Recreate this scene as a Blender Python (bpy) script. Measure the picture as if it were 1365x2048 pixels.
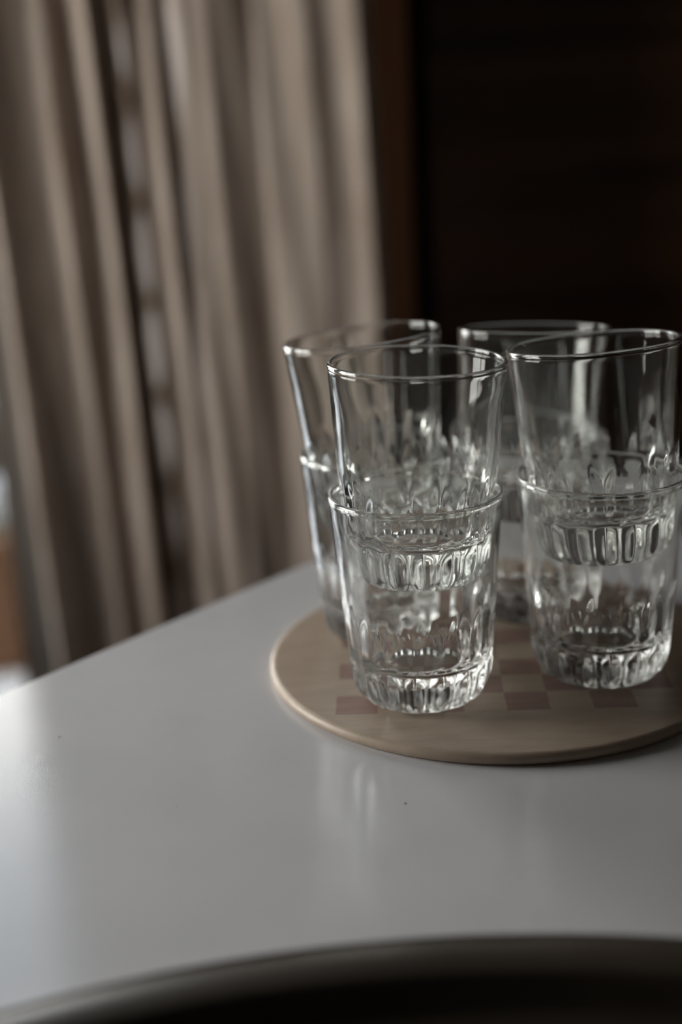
import bpy, bmesh, math, random
from mathutils import Vector, Matrix
random.seed(7)
for o in list(bpy.data.objects): bpy.data.objects.remove(o)
S = bpy.context.scene
C = S.collection
PI = math.pi

# ------------------------------------------------------------------ camera
PITCH, ROLL = 0.28916, -0.04908
r0, u0, w0 = Vector((1,0,0)), Vector((0,math.sin(PITCH),math.cos(PITCH))), Vector((0,math.cos(PITCH),-math.sin(PITCH)))
right = math.cos(ROLL)*r0 + math.sin(ROLL)*u0
up = -math.sin(ROLL)*r0 + math.cos(ROLL)*u0
cd = bpy.data.cameras.new('camera'); cam = bpy.data.objects.new('camera', cd); C.objects.link(cam)
M = Matrix((right, up, -w0)).transposed().to_4x4(); M.translation = Vector((0,0,0.26027)); cam.matrix_world = M
cd.sensor_fit = 'VERTICAL'; cd.sensor_height = 36; cd.sensor_width = 24; cd.lens = 45.0
cd.clip_start = 0.02; cd.clip_end = 200
cd.dof.use_dof = True; cd.dof.focus_distance = 0.560; cd.dof.aperture_fstop = 2.7
S.camera = cam

# ------------------------------------------------------------------ colour management, sampling quality
S.view_settings.view_transform = 'Standard'; S.view_settings.look = 'None'
S.view_settings.gamma = 1; S.view_settings.use_curve_mapping = False
S.view_settings.exposure = 0.17
cy = S.cycles
cy.max_bounces = 40; cy.transmission_bounces = 40; cy.glossy_bounces = 16; cy.diffuse_bounces = 5; cy.transparent_max_bounces = 24
cy.caustics_reflective = True; cy.caustics_refractive = True; cy.blur_glossy = 0.3
cy.sample_clamp_indirect = 8.0; cy.sample_clamp_direct = 0
cy.use_denoising = True

# ------------------------------------------------------------------ overcast sky
SKY = 17
W = bpy.data.worlds.new('sky'); S.world = W; W.use_nodes = True
nt = W.node_tree; nt.nodes.clear()
out = nt.nodes.new('ShaderNodeOutputWorld'); bg = nt.nodes.new('ShaderNodeBackground')
tc = nt.nodes.new('ShaderNodeTexCoord'); sp = nt.nodes.new('ShaderNodeSeparateXYZ'); cr = nt.nodes.new('ShaderNodeValToRGB')
nt.links.new(tc.outputs['Generated'], sp.inputs[0]); nt.links.new(sp.outputs['Z'], cr.inputs[0])
cr.color_ramp.elements[0].position = 0.0; cr.color_ramp.elements[0].color = (1.0,0.95,0.89,1)
cr.color_ramp.elements[1].position = 0.42; cr.color_ramp.elements[1].color = (1.0,0.965,0.92,1)
e = cr.color_ramp.elements.new(0.50); e.color = (0.40,0.435,0.48,1)
e = cr.color_ramp.elements.new(0.95); e.color = (0.33,0.385,0.46,1)
nt.links.new(cr.outputs[0], bg.inputs[0]); bg.inputs[1].default_value = SKY
nt.links.new(bg.outputs[0], out.inputs[0])

def portal(name, loc, rot, sx, sy):
    l = bpy.data.lights.new(name, 'AREA'); l.shape = 'RECTANGLE'; l.size = sx; l.size_y = sy
    l.cycles.is_portal = True
    o = bpy.data.objects.new(name, l); o.location = loc; o.rotation_euler = rot; C.objects.link(o); return o

# window openings (x / y ranges and heights); table top is z = -0.006, the floor 0.75 m below it
FLOOR, CEIL = -0.756, 1.85
XL, XR, YB, YF = -1.45, 1.9, 1.56, -2.6
W1 = (-1.38, -0.42, -0.70, 1.45)       # window in the back wall: x0 x1 z0 z1
W2 = (0.50, 1.42, -0.02, 0.86)          # window in the left wall: y0 y1 z0 z1
portal('daylight_back', ((W1[0]+W1[1])/2, YB+0.13, (W1[2]+W1[3])/2), (-PI/2,0,0), W1[1]-W1[0], W1[3]-W1[2])
portal('daylight_left', (XL-0.13, (W2[0]+W2[1])/2, (W2[2]+W2[3])/2), (0,-PI/2,0), W2[3]-W2[2], W2[1]-W2[0])

# ------------------------------------------------------------------ helpers
def mat(name, col=(0.5,0.5,0.5), rough=0.5, **kw):
    m = bpy.data.materials.new(name); m.use_nodes = True
    b = m.node_tree.nodes['Principled BSDF']
    b.inputs['Base Color'].default_value = (*col,1); b.inputs['Roughness'].default_value = rough
    for k, v in kw.items(): b.inputs[k.replace('_',' ')].default_value = v
    return m
def N(m, t, **props):
    n = m.node_tree.nodes.new(t)
    for k, v in props.items(): setattr(n, k, v)
    return n
def L(m, a, b): m.node_tree.links.new(a, b)
def B(m): return m.node_tree.nodes['Principled BSDF']
def ramp(m, stops):
    n = N(m, 'ShaderNodeValToRGB'); el = n.color_ramp.elements
    while len(el) > 1: el.remove(el[-1])
    el[0].position, el[0].color = stops[0][0], (*stops[0][1],1)
    for p, c in stops[1:]:
        q = el.new(p); q.color = (*c,1)
    return n
def mapped(m, scale, rot=(0,0,0), src='Object'):
    t = N(m, 'ShaderNodeTexCoord'); mp = N(m, 'ShaderNodeMapping')
    mp.inputs['Scale'].default_value = scale; mp.inputs['Rotation'].default_value = rot
    L(m, t.outputs[src], mp.inputs[0]); return mp.outputs[0]
def link(name, bm, m, parent=None, smooth=False, loc=None):
    me = bpy.data.meshes.new(name); bmesh.ops.recalc_face_normals(bm, faces=bm.faces); bm.to_mesh(me); bm.free()
    if m: me.materials.append(m)
    if smooth:
        for p in me.polygons: p.use_smooth = True
    o = bpy.data.objects.new(name, me); C.objects.link(o)
    if parent: o.parent = parent
    if loc: o.location = loc
    return o
def box(bm, x0,x1,y0,y1,z0,z1):
    v = [bm.verts.new((x,y,z)) for x in (x0,x1) for y in (y0,y1) for z in (z0,z1)]
    for f in ((0,1,3,2),(4,6,7,5),(0,4,5,1),(2,3,7,6),(0,2,6,4),(1,5,7,3)): bm.faces.new([v[i] for i in f])
def boxes(name, lst, m, parent=None, bevel=0):
    bm = bmesh.new()
    for b in lst: box(bm, *b)
    if bevel: bmesh.ops.bevel(bm, geom=list(bm.edges), offset=bevel, segments=2, affect='EDGES')
    return link(name, bm, m, parent)
def lathe(bm, prof, n=128, close=False):
    rings = []
    for r, z in prof:
        if r <= 1e-6: rings.append([bm.verts.new((0,0,z))])
        else: rings.append([bm.verts.new((r*math.cos(2*PI*k/n), r*math.sin(2*PI*k/n), z)) for k in range(n)])
    pairs = list(zip(rings, rings[1:]))
    if close: pairs.append((rings[-1], rings[0]))
    for a, b in pairs:
        for k in range(n):
            k2 = (k+1) % n
            if len(a) == 1 and len(b) == 1: continue
            if len(a) == 1: bm.faces.new((a[0], b[k], b[k2]))
            elif len(b) == 1: bm.faces.new((a[k], a[k2], b[0]))
            else: bm.faces.new((a[k], a[k2], b[k2], b[k]))
def empty(name, loc=(0,0,0), rz=0):
    o = bpy.data.objects.new(name, None); o.empty_display_size = 0.05; C.objects.link(o)
    o.location = loc; o.rotation_euler = (0,0,rz); return o
def tag(o, label=None, cat=None, group=None, kind=None):
    if label: o['label'] = label
    if cat: o['category'] = cat
    if group: o['group'] = group
    if kind: o['kind'] = kind
    return o
def struct(o): o['kind'] = 'structure'; return o

# ------------------------------------------------------------------ setting materials
m_plaster = mat('warm_plaster', (0.22,0.19,0.165), 0.9)
m_grey_wall = mat('dark_wall_paint', (0.22,0.20,0.18), 0.9)
m_ceiling = mat('ceiling_paint', (0.14,0.13,0.12), 0.9)
m_frame = mat('dark_brown_frame', (0.13,0.062,0.028), 0.5)
def wood(name, dark, light, scale, rough=0.5):
    m = mat(name, light, rough)
    n = N(m, 'ShaderNodeTexNoise'); n.inputs['Scale'].default_value = 3; n.inputs['Detail'].default_value = 8
    L(m, mapped(m, scale), n.inputs['Vector'])
    r = ramp(m, [(0.35,dark),(0.65,light)]); L(m, n.outputs['Fac'], r.inputs[0]); L(m, r.outputs[0], B(m).inputs['Base Color'])
    bp = N(m, 'ShaderNodeBump'); bp.inputs['Strength'].default_value = 0.15; bp.inputs['Distance'].default_value = 0.002
    L(m, n.outputs['Fac'], bp.inputs['Height']); L(m, bp.outputs[0], B(m).inputs['Normal'])
    return m
m_darkwood = wood('dark_walnut_panel', (0.012,0.0048,0.002), (0.095,0.038,0.014), (0.5,1,7), 0.5)
m_jamb = mat('brown_jamb', (0.30,0.14,0.065), 0.6)
m_floorwood = wood('brown_floorboards', (0.06,0.035,0.02), (0.14,0.085,0.05), (1.2,12,1), 0.5)
m_terrace = mat('pale_terrace_stone', (0.34,0.32,0.30), 0.8)
m_hedge = mat('dark_hedge_leaves', (0.018,0.022,0.016), 0.8)
m_garden = mat('grey_garden_render', (0.10,0.11,0.115), 0.9)

# pane: thin clear glass
m_pane = bpy.data.materials.new('window_glass'); m_pane.use_nodes = True
t_ = m_pane.node_tree; t_.nodes.clear()
o_ = t_.nodes.new('ShaderNodeOutputMaterial'); tr = t_.nodes.new('ShaderNodeBsdfTransparent'); gl = t_.nodes.new('ShaderNodeBsdfGlossy')
gl.inputs['Roughness'].default_value = 0.02; tr.inputs[0].default_value = (0.88,0.90,0.90,1)
mx = t_.nodes.new('ShaderNodeMixShader'); fr = t_.nodes.new('ShaderNodeFresnel'); fr.inputs[0].default_value = 1.45
t_.links.new(fr.outputs[0], mx.inputs[0]); t_.links.new(tr.outputs[0], mx.inputs[1]); t_.links.new(gl.outputs[0], mx.inputs[2]); t_.links.new(mx.outputs[0], o_.inputs[0])

m_pane_tint = m_pane.copy(); m_pane_tint.name = 'dimming_window_glass'  # grey tint added to dim the daylight through the back window
[n for n in m_pane_tint.node_tree.nodes if n.type == 'BSDF_TRANSPARENT'][0].inputs[0].default_value = (0.66,0.675,0.68,1)

# ------------------------------------------------------------------ room shell
T = 0.12
struct(boxes('floor', [(XL-T, XR+T, YF-T, YB+T, FLOOR-0.1, FLOOR)], m_floorwood))
struct(boxes('ceiling', [(XL-T, XR+T, YF-T, YB+T, CEIL, CEIL+0.1)], m_ceiling))
struct(boxes('wall_back', [(XL, W1[0], YB, YB+T, FLOOR, CEIL), (W1[0], W1[1], YB, YB+T, W1[3], CEIL),
                           (W1[0], W1[1], YB, YB+T, FLOOR, W1[2]), (W1[1], XR, YB, YB+T, FLOOR, CEIL)], m_plaster))
struct(boxes('wall_left', [(XL-T, XL, YF, W2[0], FLOOR, CEIL), (XL-T, XL, W2[1], YB+T, FLOOR, CEIL),
                           (XL-T, XL, W2[0], W2[1], W2[3], CEIL), (XL-T, XL, W2[0], W2[1], FLOOR, W2[2])], m_plaster))
struct(boxes('wall_right', [(XR, XR+T, YF, YB+T, FLOOR, CEIL)], m_grey_wall))
struct(boxes('wall_front', [(XL-T, XR+T, YF-T, YF, FLOOR, CEIL)], m_grey_wall))
# window frames with panes
w = struct(boxes('window_1', [(W1[0], W1[0]+0.05, YB+0.02, YB+0.08, W1[2], W1[3]), (W1[1]-0.012, W1[1], YB+0.02, YB+0.08, W1[2], W1[3]),
    (W1[0], W1[1], YB+0.02, YB+0.08, W1[2], W1[2]+0.05), (W1[0], W1[1], YB+0.02, YB+0.08, W1[3]-0.05, W1[3])], m_frame))
boxes('pane', [(W1[0]+0.05, W1[1]-0.012, YB+0.048, YB+0.052, W1[2]+0.05, W1[3]-0.05)], m_pane_tint, w)
w = struct(boxes('window_2', [(XL-0.08, XL-0.02, W2[0], W2[0]+0.05, W2[2], W2[3]), (XL-0.08, XL-0.02, W2[1]-0.05, W2[1], W2[2], W2[3]),
    (XL-0.08, XL-0.02, W2[0], W2[1], W2[2], W2[2]+0.05), (XL-0.08, XL-0.02, W2[0], W2[1], W2[3]-0.05, W2[3]),
    (XL-0.08, XL-0.02, 0.94, 0.98, W2[2], W2[3])], m_frame))
boxes('pane', [(XL-0.052, XL-0.048, W2[0]+0.05, W2[1]-0.05, W2[2]+0.05, W2[3]-0.05)], m_pane, w)
# dark wooden door to the right of the curtain, with its brown jamb
struct(boxes('trim_1', [(0.05, 0.098, 1.475, 1.56, FLOOR, CEIL)], m_jamb, bevel=0.004))
d = struct(boxes('door_1', [(0.120, 1.20, 1.50, 1.545, FLOOR, CEIL)], m_darkwood, bevel=0.003))
struct(boxes('door_gap_shade', [(0.098, 0.122, 1.535, 1.56, FLOOR, CEIL)], mat('gap_shade_black', (0.006,0.004,0.003), 0.9)))  # black strip standing in for the shade between jamb and door

# ------------------------------------------------------------------ outside the window
struct(boxes('terrace_floor', [(-9, 3, YB+T, 9, FLOOR-0.1, FLOOR)], m_terrace))
struct(boxes('garden_wall', [(-9, 3, 6.0, 6.2, FLOOR, 0.15)], m_garden))
bm = bmesh.new(); box(bm, -2.6, -0.3, 3.35, 3.75, FLOOR, -0.47)
bmesh.ops.subdivide_edges(bm, edges=list(bm.edges), cuts=14, use_grid_fill=True)
for v in bm.verts:
    if v.co.z > FLOOR+0.01: v.co += Vector((random.uniform(-1,1), random.uniform(-1,1), random.uniform(-1,1)))*0.018
tag(link('hedge', bm, m_hedge), 'low dark clipped hedge outside on the terrace beyond the planter', 'hedge')

# planter with white flowers
pl = tag(empty('planter', (-0.70,2.50,FLOOR)), 'brown planter of white flowers outside the window, left of the curtain', 'planter')
bm = bmesh.new(); lathe(bm, [(0,0),(0.105,0),(0.115,0.01),(0.135,0.26),(0.145,0.265),(0.145,0.29),(0.128,0.29),(0.122,0.25),(0,0.25)], 48)
m_terra = mat('orange_brown_clay', (0.13,0.06,0.024), 0.7)
link('pot', bm, m_terra, pl, True)
bm = bmesh.new(); rr = random.Random(3)
for k in range(70):
    a = rr.uniform(0,2*PI); q = 0.13*math.sqrt(rr.random()); 
    ctr = Vector((q*math.cos(a), q*math.sin(a), 0.31+0.05*(1-(q/0.13)**2)+rr.uniform(-.01,.01)))
    for j in range(5):
        b = 2*PI*j/5+rr.random(); d_ = Vector((math.cos(b), math.sin(b), 0.35))*0.014; s_ = Vector((-math.sin(b), math.cos(b), 0))*0.007
        v = [bm.verts.new(ctr), bm.verts.new(ctr+d_*.6+s_), bm.verts.new(ctr+d_*1.1), bm.verts.new(ctr+d_*.6-s_)]
        bm.faces.new(v)
tag(link('flowers', bm, mat('white_petals', (0.45,0.43,0.43), 0.6), pl), kind='stuff')
bm = bmesh.new()
for k in range(160):
    a = rr.uniform(0,2*PI); q = 0.125*math.sqrt(rr.random()); z1 = 0.29+0.03*rr.random(); b = rr.uniform(0,2*PI)
    c0 = Vector((q*math.cos(a), q*math.sin(a), z1)); dd = Vector((math.cos(b), math.sin(b), .3))*.03; ss = Vector((-math.sin(b), math.cos(b), 0))*.009
    bm.faces.new([bm.verts.new(c0), bm.verts.new(c0+dd*.5+ss), bm.verts.new(c0+dd), bm.verts.new(c0+dd*.5-ss)])
tag(link('leaves', bm, mat('dull_green_leaf', (0.05,0.07,0.03), 0.6), pl), kind='stuff')

# ------------------------------------------------------------------ curtain
def px2x(px): return -0.358 + (px)*(0.741/1365.0)      # where a fold hangs on the y = 1.4 plane
keys = [(-12,0.0),(12,3.4),(24,2.0),(60,0.9),(112,0.0),(148,2.0),(162,1.0),(194,0.0),(240,4.6),(250,3.0),(262,1.9),(276,2.2),(304,3.9),(314,3.1),(324,2.7),
        (362,5.0),(376,4.2),(386,4.2),(424,6.3),(440,6.1),(466,7.1),(478,6.9),(540,5.9),(547,5.9),(562,7.0),(654,10.6),(664,10.3),(700,10.3),(748,12.8),(770,10.0),(776,5.0)]
def prof(px):
    for (a, da), (b, db) in zip(keys, keys[1:]):
        if px <= b:
            t = (px-a)/(b-a); t = t*t*(3-2*t)*0.3 + t*0.7
            return (da + (db-da)*t)*0.01
    return keys[-1][1]*0.01
bm = bmesh.new(); NX, NZ = 520, 90; Z0, Z1 = FLOOR+0.015, 1.72
grid = []
for i in range(NX+1):
    px = -12 + (788)*i/NX; col = []
    for j in range(NZ+1):
        z = Z0 + (Z1-Z0)*j/NZ
        k = 1 + 0.10*math.sin(z*3.1+px*0.004)
        wob = 0.0035*math.sin(z*5.0+px*0.03) + 0.002*math.sin(z*11+px*0.06)
        x = px2x(px + 2*math.sin(z*2.3+px*0.011)) ; y = 1.44 - prof(px)*k*0.75 + wob
        x += 0.028*(0.08-z)
        col.append(bm.verts.new((x, y, z)))
    grid.append(col)
for i in range(NX):
    for j in range(NZ): bm.faces.new((grid[i][j], grid[i+1][j], grid[i+1][j+1], grid[i][j+1]))
m_cur = mat('beige_curtain_cloth', (0.42,0.35,0.29), 0.95)
nz = N(m_cur, 'ShaderNodeTexNoise'); nz.inputs['Scale'].default_value = 1; nz.inputs['Detail'].default_value = 3
L(m_cur, mapped(m_cur, (60,0,9)), nz.inputs['Vector'])
rp = ramp(m_cur, [(0.35,(0.345,0.270,0.222)),(0.65,(0.45,0.372,0.32))]); L(m_cur, nz.outputs['Fac'], rp.inputs[0])
# paler leaf shapes chained down two narrow strips, the first on a darker ground
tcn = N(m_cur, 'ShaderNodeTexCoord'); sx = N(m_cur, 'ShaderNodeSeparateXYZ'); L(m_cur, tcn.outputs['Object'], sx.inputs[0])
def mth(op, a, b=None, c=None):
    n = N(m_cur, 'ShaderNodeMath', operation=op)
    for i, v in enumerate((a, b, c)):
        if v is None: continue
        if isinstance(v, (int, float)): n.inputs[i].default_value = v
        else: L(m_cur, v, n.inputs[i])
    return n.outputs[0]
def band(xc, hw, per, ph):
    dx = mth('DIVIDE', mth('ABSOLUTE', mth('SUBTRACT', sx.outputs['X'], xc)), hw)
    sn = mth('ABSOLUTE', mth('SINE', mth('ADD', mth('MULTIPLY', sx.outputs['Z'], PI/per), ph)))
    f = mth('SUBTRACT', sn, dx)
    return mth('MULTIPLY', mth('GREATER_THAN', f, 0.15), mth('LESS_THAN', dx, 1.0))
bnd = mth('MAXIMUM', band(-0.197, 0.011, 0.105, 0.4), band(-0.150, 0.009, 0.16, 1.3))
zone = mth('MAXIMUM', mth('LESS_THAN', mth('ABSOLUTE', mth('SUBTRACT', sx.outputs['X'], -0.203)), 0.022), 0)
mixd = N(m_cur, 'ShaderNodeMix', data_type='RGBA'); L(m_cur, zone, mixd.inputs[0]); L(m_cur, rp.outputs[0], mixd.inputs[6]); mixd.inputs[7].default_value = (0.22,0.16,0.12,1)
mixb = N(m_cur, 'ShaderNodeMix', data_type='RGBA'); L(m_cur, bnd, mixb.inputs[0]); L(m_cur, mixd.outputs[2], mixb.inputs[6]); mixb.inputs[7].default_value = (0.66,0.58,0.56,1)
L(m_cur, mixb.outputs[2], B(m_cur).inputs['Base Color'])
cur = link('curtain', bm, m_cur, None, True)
tl_ = N(m_cur, 'ShaderNodeBsdfTranslucent'); ms_ = N(m_cur, 'ShaderNodeMixShader'); ms_.inputs[0].default_value = 0.18
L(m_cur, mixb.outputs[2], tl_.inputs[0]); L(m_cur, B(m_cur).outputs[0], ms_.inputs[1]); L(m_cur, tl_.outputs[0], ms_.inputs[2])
L(m_cur, ms_.outputs[0], [n for n in m_cur.node_tree.nodes if n.type == 'OUTPUT_MATERIAL'][0].inputs[0])
tag(cur, 'long beige brown curtain hanging in narrow folds beside the window', 'curtain')
# rail carrying the curtain
rl = tag(empty('curtain_rail', (0,0,0)), 'dark curtain rail above the beige curtain, out of the frame', 'curtain rail')
bm = bmesh.new(); bmesh.ops.create_cone(bm, cap_ends=True, segments=24, radius1=0.012, radius2=0.012, depth=1.6, matrix=Matrix.Translation((-0.62,1.40,1.745))@Matrix.Rotation(PI/2,4,'Y'))
link('rod', bm, m_frame, rl, True)
for xx in (-1.3, 0.1): boxes('bracket', [(xx-0.01, xx+0.01, 1.40, 1.56, 1.735, 1.755)], m_frame, rl)

# ------------------------------------------------------------------ table
K = Vector((0.1990,1.0498,0)); d1 = Vector((0.64474,0.76441,0)); d2 = Vector((0.76441,-0.64474,0))
tb = tag(empty('table', (0,0,FLOOR)), 'large white speckled table with a smooth satin top under the glasses', 'table')
TT = -0.006 - FLOOR
m_top = mat('white_composite_top', (0.60,0.60,0.60), 0.075)
B(m_top).inputs['IOR'].default_value = 1.27
vo = N(m_top, 'ShaderNodeTexVoronoi'); vo.inputs['Scale'].default_value = 95; vo.inputs['Randomness'].default_value = 1
L(m_top, mapped(m_top, (1,1,1)), vo.inputs['Vector'])
wn = N(m_top, 'ShaderNodeSeparateColor'); L(m_top, vo.outputs['Color'], wn.inputs[0])
sz = N(m_top, 'ShaderNodeMath', operation='MULTIPLY_ADD'); L(m_top, wn.outputs[0], sz.inputs[0]); sz.inputs[1].default_value = 0.9; sz.inputs[2].default_value = -0.80
lt = N(m_top, 'ShaderNodeMath', operation='LESS_THAN'); L(m_top, vo.outputs['Distance'], lt.inputs[0]); L(m_top, sz.outputs[0], lt.inputs[1])
n1 = N(m_top, 'ShaderNodeTexNoise'); n1.inputs['Scale'].default_value = 14; n1.inputs['Detail'].default_value = 5; L(m_top, mapped(m_top, (1,1,1)), n1.inputs['Vector'])
r1 = ramp(m_top, [(0.3,(0.70,0.695,0.72)),(0.7,(0.76,0.75,0.778))]); L(m_top, n1.outputs['Fac'], r1.inputs[0])
mm = N(m_top, 'ShaderNodeMix', data_type='RGBA'); L(m_top, lt.outputs[0], mm.inputs[0]); L(m_top, r1.outputs[0], mm.inputs[6]); mm.inputs[7].default_value = (0.10,0.09,0.08,1)
L(m_top, mm.outputs[2], B(m_top).inputs['Base Color'])
n2 = N(m_top, 'ShaderNodeTexNoise'); n2.inputs['Scale'].default_value = 1400; n2.inputs['Detail'].default_value = 2; L(m_top, mapped(m_top, (1,1,1)), n2.inputs['Vector'])
n3 = N(m_top, 'ShaderNodeTexNoise'); n3.inputs['Scale'].default_value = 45; n3.inputs['Detail'].default_value = 2; L(m_top, mapped(m_top, (1,1,1)), n3.inputs['Vector'])
b1 = N(m_top, 'ShaderNodeBump'); b1.inputs['Strength'].default_value = 0.10; b1.inputs['Distance'].default_value = 0.0003; L(m_top, n2.outputs['Fac'], b1.inputs['Height'])
b2 = N(m_top, 'ShaderNodeBump'); b2.inputs['Strength'].default_value = 0.04; b2.inputs['Distance'].default_value = 0.0008; L(m_top, n3.outputs['Fac'], b2.inputs['Height'])
L(m_top, b1.outputs[0], b2.inputs['Normal']); L(m_top, b2.outputs[0], B(m_top).inputs['Normal'])
bm = bmesh.new()
LA, LB = 1.75, 1.35
cor = [K, K+d2*LB, K+d2*LB-d1*LA, K-d1*LA]
vb = [bm.verts.new((c.x, c.y, TT-0.03)) for c in cor]; vt = [bm.verts.new((c.x, c.y, TT)) for c in cor]
bm.faces.new(vb[::-1]); bm.faces.new(vt)
for i in range(4): bm.faces.new((vb[i], vb[(i+1)%4], vt[(i+1)%4], vt[i]))
bmesh.ops.bevel(bm, geom=[e for e in bm.edges if abs(e.verts[0].co.z-e.verts[1].co.z) > 0.01], offset=0.02, segments=6, affect='EDGES')
bmesh.ops.bevel(bm, geom=[e for e in bm.edges if abs(e.verts[0].co.z-TT) < 1e-5 and abs(e.verts[1].co.z-TT) < 1e-5], offset=0.0025, segments=3, affect='EDGES')
link('tabletop', bm, m_top, tb)
for a, b in ((0.1,0.1),(0.1,LB-0.1),(LA-0.1,0.1),(LA-0.1,LB-0.1)):
    p = K - d1*a + d2*b
    bm = bmesh.new(); bmesh.ops.create_cone(bm, cap_ends=True, segments=32, radius1=0.018, radius2=0.028, depth=TT-0.03, matrix=Matrix.Translation((p.x,p.y,(TT-0.03)/2)))
    link('leg', bm, m_frame, tb, True)

# ------------------------------------------------------------------ dark round tray nearest the camera
TR = 0.3885; TCx, TCy = 0.0293, -0.0272; zt = -0.006
m_tray = mat('dark_bronze_tray', (0.050,0.038,0.028), 0.38)
nn = N(m_tray, 'ShaderNodeTexNoise'); nn.inputs['Scale'].default_value = 9; nn.inputs['Detail'].default_value = 4; L(m_tray, mapped(m_tray, (1,1,1)), nn.inputs['Vector'])
rt = ramp(m_tray, [(0.3,(0.042,0.031,0.022)),(0.7,(0.075,0.059,0.045))]); L(m_tray, nn.outputs['Fac'], rt.inputs[0]); L(m_tray, rt.outputs[0], B(m_tray).inputs['Base Color'])
ty_ = tag(empty('tray', (TCx,TCy,zt)), 'large round dark brown tray at the very front, close to the camera', 'tray')
bm = bmesh.new(); lathe(bm, [(0,0),(TR-0.034,0),(TR-0.028,0.0012),(TR-0.004,0.0105),(TR-0.0010,0.0112),(TR-0.0004,0.0122),(TR-0.0014,0.0130),(TR-0.010,0.0128),(TR-0.0175,0.0122),(TR-0.0190,0.0114),(TR-0.0205,0.0098),(TR-0.0235,0.0042),(TR-0.026,0.0024),(TR-0.031,0.0018),(0,0.0018)], 256)
link('dish', bm, m_tray, ty_, True)
bm = bmesh.new(); lathe(bm, [(TR-0.0016+0.0013*math.cos(t*PI/6), 0.0122+0.0012*math.sin(t*PI/6)) for t in range(12)], 256, close=True)
tag(link('rim', bm, mat('worn_bronze_rim', (0.12,0.095,0.075), 0.3, Metallic=0.3), ty_, True), 'paler rolled edge')

# ------------------------------------------------------------------ round stone chessboard
BX, BY, BR, PSI = 0.07831, 0.61461, 0.1183, -0.05435
GX, GY = -0.37038*0.02, 27.2242*0.02                    # front left corner of the squares
m_b = mat('soapstone_board', (0.30,0.24,0.19), 0.42)
tcb = N(m_b, 'ShaderNodeTexCoord'); sb = N(m_b, 'ShaderNodeSeparateXYZ'); L(m_b, tcb.outputs['Object'], sb.inputs[0])
def bm_(op, a, b=None, c=None):
    n = N(m_b, 'ShaderNodeMath', operation=op)
    for i, v in enumerate((a, b, c)):
        if v is None: continue
        if isinstance(v, (int, float)): n.inputs[i].default_value = v
        else: L(m_b, v, n.inputs[i])
    return n.outputs[0]
# the board object itself is turned by PSI; grid origin in its own axes
dxw, dyw = GX-BX, GY-BY
ox = math.cos(PSI)*dxw + math.sin(PSI)*dyw; oy = -math.sin(PSI)*dxw + math.cos(PSI)*dyw
wob = N(m_b, 'ShaderNodeTexNoise'); wob.inputs['Scale'].default_value = 60; L(m_b, tcb.outputs['Object'], wob.inputs['Vector'])
u_ = bm_('ADD', bm_('DIVIDE', bm_('SUBTRACT', sb.outputs['X'], ox), 0.02), bm_('MULTIPLY', bm_('SUBTRACT', wob.outputs['Fac'], 0.5), 0.05))
v_ = bm_('ADD', bm_('DIVIDE', bm_('SUBTRACT', sb.outputs['Y'], oy), 0.02), bm_('MULTIPLY', bm_('SUBTRACT', wob.outputs['Fac'], 0.5), 0.05))
par = bm_('MODULO', bm_('ADD', bm_('ADD', bm_('FLOOR', u_), bm_('FLOOR', v_)), 100), 2)
ins = bm_('MULTIPLY', bm_('MULTIPLY', bm_('GREATER_THAN', u_, 0), bm_('LESS_THAN', u_, 8)), bm_('MULTIPLY', bm_('GREATER_THAN', v_, 0), bm_('LESS_THAN', v_, 8)))
top_ = bm_('GREATER_THAN', sb.outputs['Z'], 0.0055)
red = bm_('MULTIPLY', bm_('MULTIPLY', ins, bm_('LESS_THAN', par, 0.5)), top_)
ng = N(m_b, 'ShaderNodeTexNoise'); ng.inputs['Scale'].default_value = 4; ng.inputs['Detail'].default_value = 8; ng.inputs['Roughness'].default_value = 0.65
L(m_b, mapped(m_b, (9,40,9), (0,0,0.1)), ng.inputs['Vector'])
ra = ramp(m_b, [(0.3,(0.43,0.335,0.255)),(0.7,(0.55,0.435,0.34))]); L(m_b, ng.outputs['Fac'], ra.inputs[0])
rb = ramp(m_b, [(0.3,(0.29,0.17,0.135)),(0.7,(0.39,0.25,0.205))]); L(m_b, ng.outputs['Fac'], rb.inputs[0])
mb = N(m_b, 'ShaderNodeMix', data_type='RGBA'); L(m_b, red, mb.inputs[0]); L(m_b, ra.outputs[0], mb.inputs[6]); L(m_b, rb.outputs[0], mb.inputs[7])
# a few dark pits and pale scratches in the stone
vp = N(m_b, 'ShaderNodeTexVoronoi'); vp.inputs['Scale'].default_value = 70; L(m_b, tcb.outputs['Object'], vp.inputs['Vector'])
sc_ = N(m_b, 'ShaderNodeSeparateColor'); L(m_b, vp.outputs['Color'], sc_.inputs[0])
pit = bm_('LESS_THAN', vp.outputs['Distance'], bm_('MULTIPLY_ADD', sc_.outputs[0], 0.5, -0.42))
mp_ = N(m_b, 'ShaderNodeMix', data_type='RGBA'); L(m_b, pit, mp_.inputs[0]); L(m_b, mb.outputs[2], mp_.inputs[6]); mp_.inputs[7].default_value = (0.06,0.045,0.035,1)
L(m_b, mp_.outputs[2], B(m_b).inputs['Base Color'])
bb = N(m_b, 'ShaderNodeBump'); bb.inputs['Strength'].default_value = 0.2; bb.inputs['Distance'].default_value = 0.0004; L(m_b, ng.outputs['Fac'], bb.inputs['Height']); L(m_b, bb.outputs[0], B(m_b).inputs['Normal'])
bm = bmesh.new()
lathe(bm, [(0,0),(BR-0.0025,0),(BR-0.0008,0.0008),(BR+0.0004,0.0025),(BR+0.0002,0.0042),(BR-0.0006,0.0053),(BR-0.0016,0.0059),(BR-0.0028,0.006),(BR-0.03,0.006),(0,0.006)], 256)
bd = link('chessboard', bm, m_b, None, True, (BX,BY,-0.006)); bd.rotation_euler = (0,0,PSI)
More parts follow.
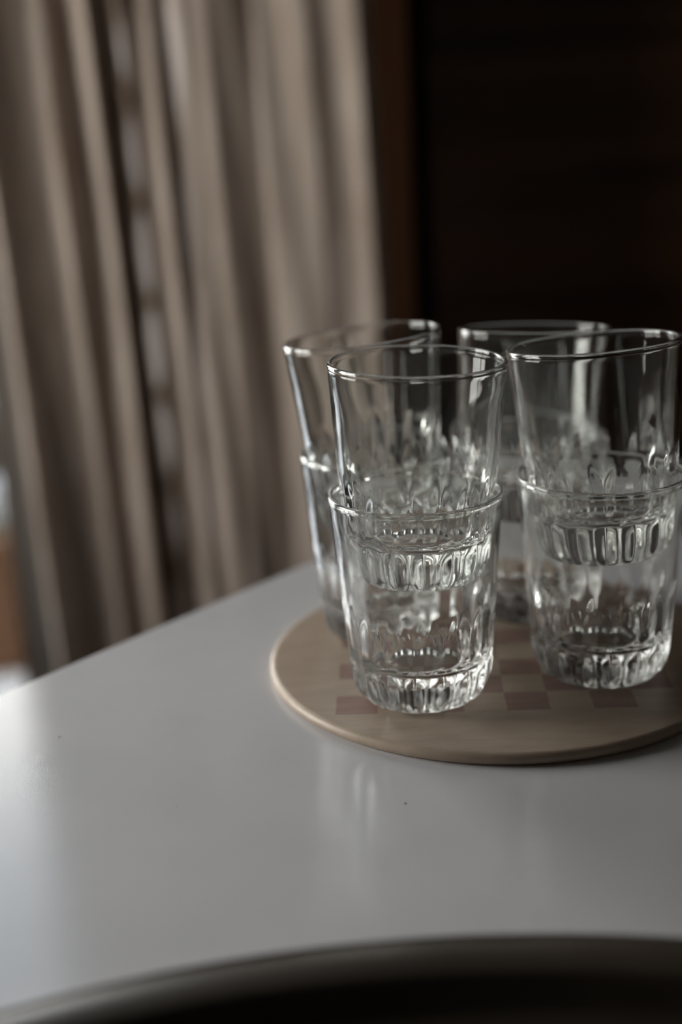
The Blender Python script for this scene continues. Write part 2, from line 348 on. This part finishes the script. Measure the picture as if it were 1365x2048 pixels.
tag(bd, 'round beige stone board with inlaid reddish brown chess squares, under the glasses', 'chessboard')

# ------------------------------------------------------------------ tumblers
m_g = bpy.data.materials.new('clear_pressed_glass'); m_g.use_nodes = True
b_ = m_g.node_tree.nodes['Principled BSDF']
b_.inputs['Base Color'].default_value = (0.974,0.980,0.970,1); b_.inputs['Roughness'].default_value = 0.0
b_.inputs['Transmission Weight'].default_value = 1.0; b_.inputs['IOR'].default_value = 1.52
gn = N(m_g, 'ShaderNodeTexNoise'); gn.inputs['Scale'].default_value = 1; gn.inputs['Detail'].default_value = 1; L(m_g, mapped(m_g, (90,90,12)), gn.inputs['Vector'])
gb = N(m_g, 'ShaderNodeBump'); gb.inputs['Strength'].default_value = 0.03; gb.inputs['Distance'].default_value = 0.0006; L(m_g, gn.outputs['Fac'], gb.inputs['Height']); L(m_g, gb.outputs[0], b_.inputs['Normal'])

H = 0.1005
def r_out(z):
    if z < 0.018:
        t = math.asin(max(0.0, min(1.0, 1 - z/0.018))); return 0.0247 + (0.0342-0.0247)*math.cos(t)
    return 0.0342 + (z-0.018)/(H-0.018)*(0.0404-0.0342)
def sm(a, b, x):
    t = max(0.0, min(1.0, (x-a)/(b-a))); return t*t*(3-2*t)
NF = 16
def tumbler_mesh():
    bm = bmesh.new(); n = NF*14; rings = []
    def ring(rf, z): rings.append([bm.verts.new((rf(2*PI*k/n)*math.cos(2*PI*k/n), rf(2*PI*k/n)*math.sin(2*PI*k/n), z)) for k in range(n)])
    def outer(z):
        def f(a):
            s = abs(math.cos(NF*a/2))                      # 20 scalloped panels meeting at sharp ridges
            # panel tops are rounded: the middle of a panel reaches higher than its edges
            top = 0.043 + 0.010*math.sqrt(max(0.0, 1-(1-s)**2))*s
            d = 0.0012*(1-sm(top-0.012, top, z))*sm(0.0, 0.006, z)
            d2 = 0.0014*(1-sm(0.0165, 0.0205, z))*sm(0.0, 0.003, z)  # deeper ribs on the thick heel
            return r_out(z) - (d+d2)*s + (0.00018 if 0.0165 < z < 0.019 else 0)
        return f
    c_bot = bm.verts.new((0,0,0.0012))
    ring(lambda a: 0.012, 0.0012); ring(lambda a: 0.0205, 0.0010); ring(lambda a: 0.0228, 0.0002)
    zs = [0.0, 0.0004,0.001,0.002,0.0032,0.0046,0.006,0.0076,0.0094,0.0112,0.013,0.015,0.0165,0.0176,0.0186,0.020,0.022]
    zs += [0.022+0.0018*i for i in range(1,22)] + [0.0625+0.005*i for i in range(8)]
    for z in zs: ring(outer(z), z)
    # rim bead
    ro = 0.0404; rc = ro-0.0011
    for t in range(0, 9):
        a = -PI*0.25 + t*(PI*1.5)/8
        ring(lambda q, a=a: rc+0.0012*math.cos(a), H-0.0012+0.0012*math.sin(a))
    # inside wall
    def wall(z): return 0.0018 + 0.0008*(1-sm(0.070, 0.094, z)) + 0.0006*(1-sm(0.02, 0.05, z))
    for z in [0.096-0.0045*i for i in range(15)]:
        ring(lambda a, z=z: r_out(max(z,0.018))-wall(z), z)
    zi = 0.0185; rr_ = r_out(0.030)-wall(0.030)
    for t in range(1, 9):
        a = t*PI/2/8; ring(lambda q, a=a: rr_-0.0085*(1-math.cos(a)), 0.0305-(0.0305-zi)*math.sin(a))
    ring(lambda a: 0.017, zi-0.0006); ring(lambda a: 0.009, zi-0.0012)
    c_in = bm.verts.new((0,0,zi-0.0014))
    for k in range(n): bm.faces.new((c_bot, rings[0][(k+1)%n], rings[0][k]))
    for A_, B_ in zip(rings, rings[1:]):
        for k in range(n): bm.faces.new((A_[k], A_[(k+1)%n], B_[(k+1)%n], B_[k]))
    for k in range(n): bm.faces.new((rings[-1][k], rings[-1][(k+1)%n], c_in))
    return bm
proto = link('glass_tumbler', tumbler_mesh(), m_g, None, True)
stacks = [
 # base x, y, height, lean right, lean away, spin, label
 (0.0345,0.5665,0,0,0,0.05,'lower tumbler of the nearest stack, front left on the round board'),
 (0.0346,0.5655,0.0606,0.0245,-0.009,0.20,'upper tumbler of the nearest stack, the frontmost glass with the widest rim'),
 (0.1242,0.5835,0,0,0,0.14,'lower tumbler of the rightmost stack, rim reaching the right edge'),
 (0.1262,0.5830,0.0612,-0.058,0.050,0.02,'upper tumbler of the rightmost stack, leaning left inside the glass below'),
 (0.0205,0.6488,0,0,0,0.09,'lower tumbler of the back left stack, mostly hidden behind the nearest stack'),
 (0.0225,0.6470,0.0604,-0.078,0.020,0.11,'upper tumbler of the back left stack, leaning left in front of the curtain'),
 (0.1040,0.6680,0,0,0,0.0,'lower tumbler of the stack at the back, seen between the two front stacks'),
 (0.1035,0.6650,0.0560,0.033,0.082,0.17,'upper tumbler of the stack at the back, standing against the dark door'),
]
for i, (x, y, z, tx, ty, sp_, lab) in enumerate(stacks):
    o = proto if i == 0 else proto.copy()
    if i: C.objects.link(o)
    axis_z = Vector((tx, ty, 1)).normalized()
    q = Vector((0,0,1)).rotation_difference(axis_z).to_matrix().to_4x4() @ Matrix.Rotation(sp_, 4, 'Z')
    q.translation = Vector((x, y, z + 0.0002)); o.matrix_world = q
    tag(o, 'clear fluted '+lab, 'glass', 'clear fluted tumblers stacked in pairs on the round board')
